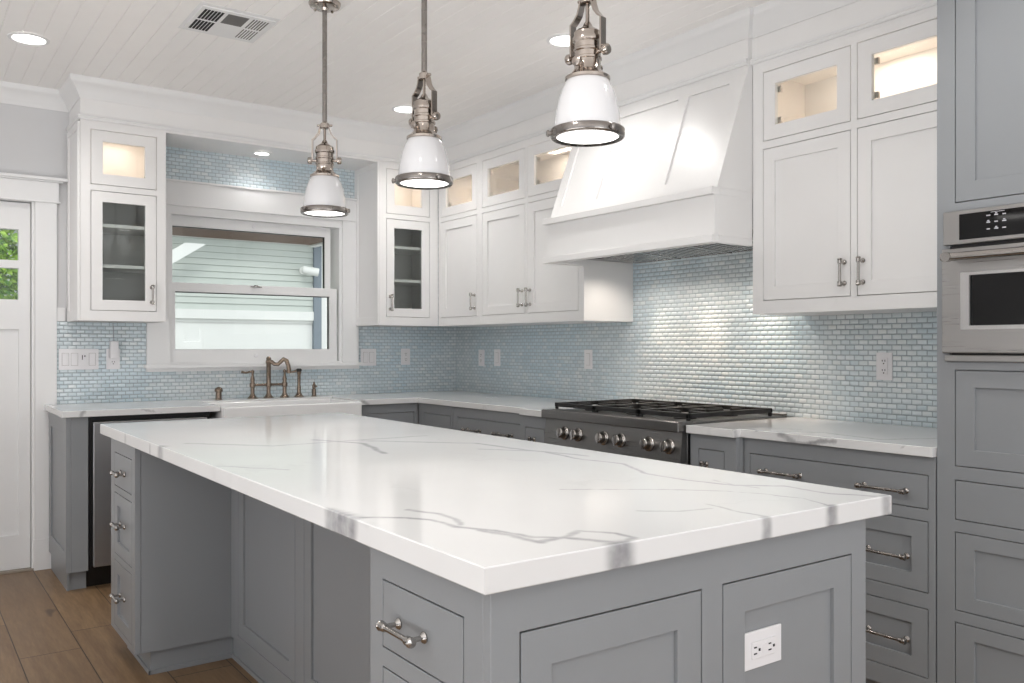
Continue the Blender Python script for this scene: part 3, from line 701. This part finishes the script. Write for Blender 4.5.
for yy in (.72, 1.385):
    mb = MB(); mb.lathe((2.670, yy, 1.510), [(.010, 0), (.010, .03), (.015, .034), (.015, .056)], (-1, 0, 0), 14); mb.build('handle_bracket', pull_nickel, OV, smooth=True)
mb = MB(); FT.box(mb, ov[0], ov[1], -.012, -.0045, 1.189, 1.210); mb.build('vent_strip', oven_steel, OV, bevel=.002)

# ================================================================ ISLAND
IS = thing('kitchen_island', (1.2, 2.45, 0), 'long grey kitchen island with an open knee space and drawers', 'island')
ix0, ix1, iy0, iy1 = .728, 1.703, 1.075, 3.862
zi = .873
FL = Frame('x', ix0)          # long side facing left
FN = Frame('y', iy0)          # short side facing the camera
# near drawer tower
tower_y = 1.478
near_f = [(1.150, 1.428, .686, .811), (1.150, 1.428, .398, .652), (1.150, 1.428, .13, .370)]
mb = MB(); FL.slab(mb, iy0+.021, tower_y, .09, zi, near_f, 0, .021); mb.build('face_frame', grey_cab, IS, bevel=.001)
far_a = 3.430
far_f = [(3.478, 3.790, .676, .811), (3.478, 3.790, .402, .650), (3.478, 3.790, .112, .378)]
mb = MB(); FL.slab(mb, far_a, iy1, .09, zi, far_f, 0, .021); mb.build('face_frame', grey_cab, IS, bevel=.001)
mb = MB()
mb.box(ix0+.022, 1.085, iy0+.022, tower_y, .09, zi); mb.box(ix0+.022, 1.085, far_a, iy1, .09, zi); mb.box(1.107, ix1, iy0+.022, iy1, .09, zi)
mb.build('carcass', grey_cab, IS)
mb = MB(); mb.box(ix0+.06, ix1-.06, iy0+.06, tower_y-.02, 0, .09); mb.box(ix0+.06, 1.10, far_a+.02, iy1-.05, 0, .09); mb.box(1.10, ix1-.06, tower_y-.02, iy1-.05, 0, .09)
mb.box(ix0+.052, ix0+.06, far_a+.012, iy1-.05, 0, .016); mb.box(ix0+.052, 1.092, far_a+.012, far_a+.02, 0, .016); mb.box(1.092, 1.10, tower_y, far_a+.02, 0, .016)
mb.build('toe_kick', grey_cab, IS, bevel=.001)
for fs, nm in ((near_f, 'n'), (far_f, 'f')):
    for k, (a, b, c, d) in enumerate(fs):
        dr = shaker(FL, 'drawer', a, b, c, d, grey_cab, IS, flat=(k == 0), stile=.048)
        pull(FL, (a+b)/2+(.028 if nm == 'n' else 0), (c+d)/2-.003 if k == 0 else (c+d)/2+.012, .114 if nm == 'n' else .10, False, dr, r=.005)
# panelled back of the knee space
FK = Frame('x', 1.085); kp = [(2.76, 3.345), (2.10, 2.685), (1.50, 2.03)]
mb = MB(); FK.slab(mb, tower_y, far_a, .09, zi, [(a, b, .115, .85) for a, b in kp], 0, .021); mb.build('knee_space_frame', grey_cab, IS, bevel=.001)
for a, b in kp: shaker(FK, 'knee_space_panel', a, b, .115, .85, grey_cab, IS, stile=.055)
# short side
npn = [(.782, 1.190, .14, .797), (1.245, 1.652, .14, .797)]
mb = MB(); FN.slab(mb, ix0, ix1, .09, zi, npn, 0, .021); mb.build('end_frame', grey_cab, IS, bevel=.001)
for a, b, *_ in npn: shaker(FN, 'end_panel', a, b, .14, .797, grey_cab, IS, stile=.060)
def island_slab():
    """slab whose mesh is fine enough to carry the veins as a vertex attribute"""
    X0, X1, XB, Ya, Yb = .699, 1.757, 1.775, 1.048, 3.93
    ch = .002
    us = [0]+[i/300 for i in range(0, 301)]+[1]
    ts = [Ya+ch]
    while ts[-1] < Yb-ch-.003: ts.append(ts[-1]+(.003 if ts[-1] < 1.7 else .0065))
    ts[-1] = Yb-ch
    n, m = 301, len(ts)
    co = []; fc = []
    for y in ts:
        xr = X1+(XB-X1)*(y-Ya)/(Yb-Ya)
        for i in range(n): co.append((X0+ch+(xr-X0-2*ch)*i/(n-1), y, .914))
    for j in range(m-1):
        for i in range(n-1): a = j*n+i; fc.append((a, a+1, a+n+1, a+n))
    loop = [i for i in range(n)]+[j*n+n-1 for j in range(1, m)]+[(m-1)*n+i for i in range(n-2, -1, -1)]+[j*n for j in range(m-2, 0, -1)]
    prev = loop
    for z in (.912, .903, .894, .885, .875, .873):
        cur = []
        for v in loop:
            x, y, _ = co[v]; o = ch if z != .873 else 0
            nx = x-(ch if x < X0+ch*1.01 else 0)+(ch if x > X1+(XB-X1)*(y-Ya)/(Yb-Ya)-ch*1.01 else 0)
            ny = y-(ch if y < Ya+ch*1.01 else 0)+(ch if y > Yb-ch*1.01 else 0)
            if z == .873: nx += (x-nx)*.8; ny += (y-ny)*.8
            cur.append(len(co)); co.append((nx, ny, z))
        k = len(loop)
        for i in range(k): j = (i+1) % k; fc.append((prev[i], cur[i], cur[j], prev[j]))
        prev = cur
    fc.append(tuple(reversed(prev)))
    import numpy as np
    from mathutils import noise as mn
    C = np.array(co); D = np.empty_like(C)
    for i, c in enumerate(co):
        v = Vector(c); a = mn.noise_vector(v*13)*.007; b = mn.noise_vector(v*60)*.0025
        D[i] = (a.x+b.x, a.y+b.y, a.z+b.z)
    Pn = C+D; acc = np.zeros(len(C))
    for w, st, A, B in segs:
        A = np.array(A); B = np.array(B); ba = B-A; L2 = max(float(ba@ba), 1e-9)
        h = np.clip(((Pn-A)@ba)/L2, 0, 1); q = np.linalg.norm(Pn-A-h[:, None]*ba, axis=1)
        w_ = w*1.6; tt = np.clip((w_*1.7-q)/(w_*1.4), 0, 1); acc = np.maximum(acc, min(1, st*1.15)*tt*tt*(3-2*tt))
    me = bpy.data.meshes.new('island_countertop'); me.from_pydata(co, [], fc); me.update()
    at = me.attributes.new('vein', 'FLOAT', 'POINT'); at.data.foreach_set('value', acc.astype('float32'))
    me.materials.append(island_quartz)
    o = bpy.data.objects.new('island_countertop', me); COL.objects.link(o); LOC[o.name] = Vector((0, 0, 0)); return o
tag(island_slab(), 'thick white quartz slab with grey veins on top of the kitchen island', 'countertop')

# ================================================================ OUTLETS AND SWITCHES
plate_shadow = paint('plate_gap_grey', srgb(150, 146, 145), .6, 0)
def plate(fr, u0, u1, z0, z1, label, kind, off, group=None, flip=False):
    """wall plate; fr face plane is the wall surface, off lifts it"""
    t = thing('wall_outlet' if kind in ('duplex', 'gfci', 'gfci_h', 'plain') else 'light_switch', fr.p((u0+u1)/2, -.003, z0), label, 'outlet' if kind in ('duplex', 'gfci', 'gfci_h', 'plain') else 'switch', group)
    mb = MB(); fr.box(mb, u0, u1, -.006-off, -.0003-off, z0, z1); mb.build('cover_plate', white_plastic, t, bevel=.002)
    cu, cz = (u0+u1)/2, (z0+z1)/2
    def sockets(c_u, c_z, hor=False):
        m = MB()
        def b(du, dz, wu, wz):
            if hor: du, dz, wu, wz = -dz, du, wz, wu
            fr.box(m, c_u+du-wu, c_u+du+wu, -.0098-off, -.0088-off, c_z+dz-wz, c_z+dz+wz)
        b(-.006, .004, .0012, .0042); b(.006, .004, .0012, .0036); b(0, -.008, .0024, .0024)
        m.build('sockets', dark_gap, t)
    if kind in ('duplex', 'gfci'):
        mb = MB(); fr.box(mb, cu-.0165, cu+.0165, -.0088-off, -.0058-off, cz-.034, cz+.034); mb.build('receptacle', white_plastic, t, bevel=.0012)
        for s in (-1, 1): sockets(cu, cz+s*.0195)
        if kind == 'gfci':
            mb = MB(); fr.box(mb, cu-.008, cu+.008, -.0100-off, -.0088-off, cz-.004, cz+.004); mb.build('test_button', white_plastic, t)
    if kind == 'gfci_h':
        mb = MB(); fr.box(mb, cu-.034, cu+.034, -.0088-off, -.0058-off, cz-.0165, cz+.0165); mb.build('receptacle', white_plastic, t, bevel=.0012)
        for s in (-1, 1): sockets(cu+s*.0215, cz, True)
        mb = MB(); fr.box(mb, cu-.007, cu+.007, -.0100-off, -.0088-off, cz-.009, cz+.009); mb.build('test_button', white_plastic, t)
    if kind in ('switch', 'double', 'quad'):
        n = {'switch': 1, 'double': 2, 'quad': 4}[kind]
        for i in range(n):
            c = cu + (i-(n-1)/2)*.046
            if kind == 'quad' and i == 2:
                mb = MB(); fr.box(mb, c-.0165, c+.0165, -.0088-off, -.0058-off, cz-.034, cz+.034); mb.build('timer', white_plastic, t, bevel=.0012)
                mb = MB(); fr.box(mb, c-.008, c-.004, -.0098-off, -.0088-off, cz-.002, cz+.024); fr.box(mb, c+.004, c+.010, -.0098-off, -.0088-off, cz+.014, cz+.022); mb.build('timer_buttons', black, t)
            else:
                mb = MB(); fr.box(mb, c-.0178, c+.0178, -.0064-off, -.0058-off, cz-.0353, cz+.0353); mb.build('rocker_gap', plate_shadow, t)
                mb = MB(); fr.box(mb, c-.0165, c+.0165, -.0085-off, -.0058-off, cz-.034, cz+.034); mb.build('rocker', white_plastic, t, bevel=.0015)
    return t
TB = Frame('y', YW-.010); TX_ = Frame('x', XW-.010)
plate(TB, .752, .957, 1.105, 1.223, 'wide four-gang white switch plate beside the back door', 'quad', 0)
plate(TB, .998, 1.070, 1.105, 1.223, 'white outlet with an adapter plugged in, left of the window', 'duplex', 0)
NA = thing('plug_in_adapter', (1.034, YW-.03, 1.17), 'small white plug-in adapter in the outlet left of the window', 'adapter')
mb = MB(); mb.box(1.012, 1.057, YW-.055, YW-.0195, 1.168, 1.268); mb.build('housing', white_plastic, NA, bevel=.004)
mb = MB(); mb.tube([(1.034, YW-.035, 1.268), (1.035, YW-.025, 1.31), (1.032, YW-.02, 1.372)], .0018, 8); mb.build('cable', paint('grey_cable', srgb(150, 155, 160), .5, 0), NA)
plate(TB, 2.601, 2.718, 1.105, 1.221, 'square two-gang white switch plate right of the window', 'double', 0)
plate(TB, 2.912, 2.984, 1.108, 1.222, 'white outlet on the window wall near the corner', 'gfci', 0)
plate(TX_, 5.05, 5.122, 1.100, 1.215, 'white outlet nearest the corner on the range wall', 'duplex', 0)
plate(TX_, 4.855, 4.927, 1.103, 1.218, 'white single switch plate left of the range, second from the corner', 'switch', 0)
plate(TX_, 3.898, 3.970, 1.103, 1.218, 'white single switch plate just left of the range below the cabinet end', 'switch', 0)
plate(TX_, 2.004, 2.076, 1.096, 1.211, 'white outlet right of the range above the short countertop', 'duplex', 0)
FNP = Frame('y', iy0+.009)
plate(FNP, 1.306, 1.421, .619, .691, 'white outlet mounted sideways on the end panel of the kitchen island', 'gfci_h', 0)

# ================================================================ CEILING FITTINGS
RL = []
def can(x, y, z, label, power, r=.068, group=None):
    t = thing('recessed_light', (x, y, z), label, 'ceiling light', group)
    mb = MB(); mb.lathe((x, y, z), [(r+.018, -.001), (r+.018, -.004), (r+.004, -.007), (r, -.003), (r, -.0015)], seg=40, caps=False); mb.build('trim_ring', white_trim, t, smooth=True)
    mb = MB(); mb.lathe((x, y, z), [(r, -.0012), (r, -.003), (.001, -.003)], seg=40); mb.build('lens', can_mat, t)
    if power: spot('downlight_beam', (x, y, z-.012), power, (1, .98, .95), t, math.radians(140), .9, r)
    return t
can(.51, 4.571, CEIL, 'recessed ceiling light near the back door', 38)
can(2.507, 4.609, CEIL, 'recessed ceiling light behind the middle pendant', 38)
can(2.546, 3.142, CEIL, 'recessed ceiling light behind the nearest pendant', 30)
can(1.858, 5.27, 2.436, 'small recessed light in the soffit above the window', 4, .042)
for x_, y_, w_ in ((.45, 1.6, 60), (2.2, 1.25, 36), (.3, -.8, 12), (2.3, -1.2, 12)): can(x_, y_, CEIL, 'recessed ceiling light beyond the picture, over the camera side of the room', w_, group='recessed lights outside the picture')

VT = thing('air_vent', (1.205, 3.845, CEIL), 'white ceiling air vent with black slots above the island', 'vent')
mb = MB(); mb.box(1.035, 1.375, 3.665, 4.025, CEIL-.0025, CEIL-.0003); mb.box(1.050, 1.360, 3.69, 4.0, CEIL-.008, CEIL-.0025); mb.build('face_plate', white_trim, VT, bevel=.0008)
def cell(x0, x1, y0, y1, n, slat, mat):
    w = (x1-x0)/n; mb = MB()
    for i in range(n): mb.box(x0+i*w+w*slat/2, x0+(i+1)*w-w*slat/2, y0, y1, CEIL-.0088, CEIL-.0082)
    return mb.build('louver', mat, VT)
vg = paint('vent_grey', srgb(105, 103, 101), .6, 0)
cell(1.065, 1.150, 3.715, 3.835, 6, .25, dark_gap); cell(1.065, 1.150, 3.855, 3.975, 6, .25, dark_gap)
cell(1.165, 1.255, 3.715, 3.835, 1, 0, vg); cell(1.270, 1.345, 3.715, 3.835, 6, .5, vg); cell(1.270, 1.345, 3.855, 3.975, 6, .6, vg)

# ================================================================ PENDANTS
def pendant(x, y, rot, label):
    zb = 1.785
    t = thing('pendant_lamp', (x, y, zb), label, 'pendant light')
    ca, sa = math.cos(rot), math.sin(rot)
    def R(dx, dy, z): return (x+dx*ca-dy*sa, y+dx*sa+dy*ca, zb+z)
    mb = MB(); mb.lathe((x, y, zb), [(.0865, .014), (.0875, .035), (.0845, .065), (.078, .098), (.069, .128), (.0585, .150), (.053, .156), (.050, .156), (.055, .149), (.066, .126), (.075, .097), (.0815, .065), (.0845, .035), (.083, .016)], seg=48, caps=False)
    mb.build('shade', shade_mat, t, smooth=True)
    mb = MB(); mb.lathe((x, y, zb), [(.083, .003), (.094, .001), (.0975, .004), (.0985, .008), (.0985, .022), (.0965, .025), (.088, .026), (.087, .020), (.082, .012)], seg=56, caps=False)
    for k in range(3):
        a = rot+PI/2+k*2*PI/3+.3; dx, dy = math.cos(a), math.sin(a)
        mb.lathe((x+dx*.096, y+dy*.096, zb+.013), [(.007, 0), (.007, .006), (.009, .007), (.009, .012), (.005, .014)], (dx, dy, 0), 14)
    mb.build('shade_ring', dark_nickel, t, smooth=True)
    mb = MB(); mb.lathe((x, y, zb), [(.0825, .010), (.0825, .006), (.001, .005)], seg=48); mb.build('diffuser', lens_mat, t)
    mb = MB(); mb.lathe((x, y, zb), [(.055, .152), (.060, .155), (.060, .162), (.052, .167), (.046, .172), (.039, .178), (.035, .184), (.035, .206), (.038, .208), (.038, .213), (.035, .215), (.035, .228), (.0375, .231), (.0375, .236), (.035, .238), (.035, .252), (.0395, .256), (.0405, .264), (.037, .271), (.0365, .280), (.030, .286), (.021, .291), (.014, .296), (.010, .305), (.0055, .311), (.0055, .368)], seg=36)
    mb.build('socket_housing', nickel, t, smooth=True)
    mb = MB(); mb.lathe((x, y, zb), [(.012, .356), (.018, .359), (.018, .378), (.012, .382), (.009, .386)], seg=20)
    for s in (-1, 1):
        pts = [(s*.012, .366), (s*.018, .366), (s*.021, .352), (s*.027, .334), (s*.040, .318), (s*.050, .310), (s*.050, .226)]
        w = .011
        rings = []
        for i, (px, pz) in enumerate(pts):
            ax_, az_ = pts[max(i-1, 0)]; bx_, bz_ = pts[min(i+1, len(pts)-1)]
            d = Vector((bx_-ax_, bz_-az_)).normalized(); n = Vector((-d.y, d.x))*.0025
            rings.append([R(px+n.x, -w, pz+n.y), R(px+n.x, w, pz+n.y), R(px-n.x, w, pz-n.y), R(px-n.x, -w, pz-n.y)])
        mb.rings(rings)
        mb.lathe(R(s*.031, 0, .224), [(.006, 0), (.006, .022), (.0135, .022), (.0145, .026), (.0145, .034), (.012, .038), (.006, .039)], (s*ca, s*sa, 0), 20)
        mb.lathe(R(s*.012, 0, .370), [(.005, 0), (.005, .018), (.003, .02)], (s*ca, s*sa, 0), 12)
    for s in (-1, 1): mb.lathe(R(0, s*.034, .196), [(.010, -.006), (.010, .008), (.013, .010), (.013, .016), (.006, .019)], (-s*sa, s*ca, 0), 16)
    mb.build('yoke', nickel, t, smooth=True)
    mb = MB(); mb.lathe((x, y, zb), [(.0098, .378), (.0098, CEIL-zb-.02)], seg=16)
    mb.build('rod', dark_nickel, t, smooth=True)
    mb = MB(); mb.lathe((x, y, CEIL), [(.066, -.0005), (.066, -.006), (.061, -.016), (.052, -.020), (.016, -.022), (.012, -.032)], seg=36)
    for k in range(4):
        a = k*PI/2+.5; mb.lathe((x+.05*math.cos(a), y+.05*math.sin(a), CEIL-.019), [(.006, 0), (.006, -.004), (.003, -.006)], seg=10)
    mb.build('canopy', nickel, t, smooth=True)
    spot('pendant_beam', (x, y, zb-.004), 13, (1, .96, .9), t, math.radians(135), .8, .06)
    return t
YAW = math.radians(-35.5)
pendant(1.459, 3.385, YAW+.05, 'farthest white glass pendant lamp, nearest the window')
pendant(1.468, 2.570, YAW-.75, 'middle white glass pendant lamp of the three over the island')
pendant(1.495, 1.750, YAW-.75, 'nearest and largest-looking white glass pendant lamp over the island')

# ================================================================ OUTSIDE THE WINDOW AND DOOR
side_m = paint('pale_green_siding', srgb(192, 198, 193), .6); wht = paint('exterior_white', srgb(225, 226, 224), .6); blu = paint('shaded_corner_blue_grey', srgb(118, 128, 138), .6)
mb = MB(); mb.box(-6, 12, YW+.16, 16, -.12, -.02); mb.build('ground', paint('driveway_concrete', srgb(165, 163, 158), .8), kind='structure')
NB = thing('neighbour_house', (3.0, 11.2, 0), 'pale green clapboard neighbour house seen through the window', 'house')
mb = MB(); z = 1.70; k = 0
while z < 2.62:
    mb.hexa([(-1.5, 10.985, z), (4.60, 10.985, z), (4.60, 11.2, z), (-1.5, 11.2, z)], [(-1.5, 11.0, z+.0785), (4.60, 11.0, z+.0785), (4.60, 11.2, z+.0785), (-1.5, 11.2, z+.0785)]); z += .080
mb.build('siding', side_m, NB)
mb = MB(); mb.box(-1.5, 4.57, 10.96, 11.2, 1.585, 1.70); mb.build('trim_band', wht, NB)
mb = MB(); mb.box(-1.5, 4.57, 11.02, 11.2, 0, 1.545); mb.box(-1.5, 4.57, 11.0, 11.2, 1.545, 1.585); mb.build('garage_door', wht, NB)
mb = MB(); mb.box(4.57, 4.675, 10.95, 11.25, 0, 2.60); mb.build('corner_board', blu, NB)  # shaded side of the corner, its shade put into the blue-grey colour
mb = MB(); mb.box(4.68, 5.0, 11.0, 11.2, 0, 2.60); mb.build('end_wall', wht, NB)
mb = MB(); mb.box(-1.5, 5.6, 10.9, 11.25, 2.60, 2.72); mb.box(-1.5, 5.9, 10.55, 11.25, 2.72, 2.80); mb.build('eave', paint('eave_grey', srgb(190, 190, 186), .6), NB)
mb = MB(); mb.hexa([(2.30, 10.70, 1.967), (3.084, 10.70, 2.48), (3.084, 10.74, 2.48), (2.30, 10.74, 1.967)], [(2.30, 10.70, 2.13), (2.835, 10.70, 2.481), (2.835, 10.74, 2.481), (2.30, 10.74, 2.13)]); mb.build('rake_board', wht, NB)
SCM = thing('security_camera', (4.33, 10.9, 2.2), 'small white security camera on the neighbour house siding', 'camera')
mb = MB(); mb.lathe((4.42, 10.985, 2.245), [(.05, 0), (.05, .02)], (0, -1, 0), 16); mb.tube([(4.42, 10.965, 2.245), (4.42, 10.86, 2.245)], .018, 10); mb.build('bracket', wht, SCM)
mb = MB(); mb.lathe((4.36, 10.86, 2.25), [(.03, 0), (.05, .02), (.055, .20), (.05, .22)], (.9, -.3, -.15), 16); mb.build('housing', wht, SCM, smooth=True)
mb = MB(); mb.lathe((4.556, 10.794, 2.2165), [(.042, 0), (.042, .006)], (.9, -.3, -.15), 16); mb.build('lens', black, SCM)
mb = MB(); mb.box(-1.2, 2.72, YW+.151, 6.60, 2.052, 2.10); mb.build('eave_soffit', brown_soffit, kind='structure')
mb = MB(); mb.box(-1.2, 2.76, 6.60, 6.64, 2.05, 2.14); mb.box(2.72, 2.78, YW+.151, 6.64, 2.04, 2.14); mb.build('eave_fascia', wht, kind='structure')

# leafy hedge beyond the door lites
leaf_m, nt, p_ = new_mat('bright_green_leaf'); tt = NT(nt)
t_p = tt.noise(tt.pos(), 14, 2); tt.put(p_.inputs['Base Color'], tt.mix(tt.rng(t_p, .35, .65, 0, 1), srgb(70, 120, 30), srgb(170, 205, 80))); p_.inputs['Roughness'].default_value = .5
HG = thing('leafy_hedge', (1.0, 8.6, 0), 'bright green leafy hedge seen through the back door glass', 'hedge')
mb = MB()
for i in range(6500):
    px = random.uniform(-.4, 1.35); pz = random.uniform(1.1, 2.6); py = 8.3+random.uniform(0, .5)+.15*math.sin(px*5)+.12*math.sin(pz*6)
    a = Vector((random.uniform(-1, 1), random.uniform(-1, .2), random.uniform(-1, .6))).normalized(); b = a.cross(Vector((random.uniform(-1, 1), random.uniform(-1, 1), .3))).normalized()
    c = Vector((px, py, pz)); L = random.uniform(.06, .10); W = L*.34; n_ = a.cross(b)*.006
    v = [mb.bm.verts.new(c), mb.bm.verts.new(c+a*L*.5+b*W+n_), mb.bm.verts.new(c+a*L), mb.bm.verts.new(c+a*L*.5-b*W+n_)]; mb.bm.faces.new(v)
lv = mb.build('leaves', leaf_m, HG)
mb = MB()
for i in range(7): mb.tube([(-.5+i*.3, 8.6, -.02), (-.48+i*.3, 8.62, 1.2), (-.4+i*.3, 8.6, 2.3)], [.03, .022, .01], 8)
mb.build('stems', paint('stem_brown', srgb(90, 70, 50), .8), HG)
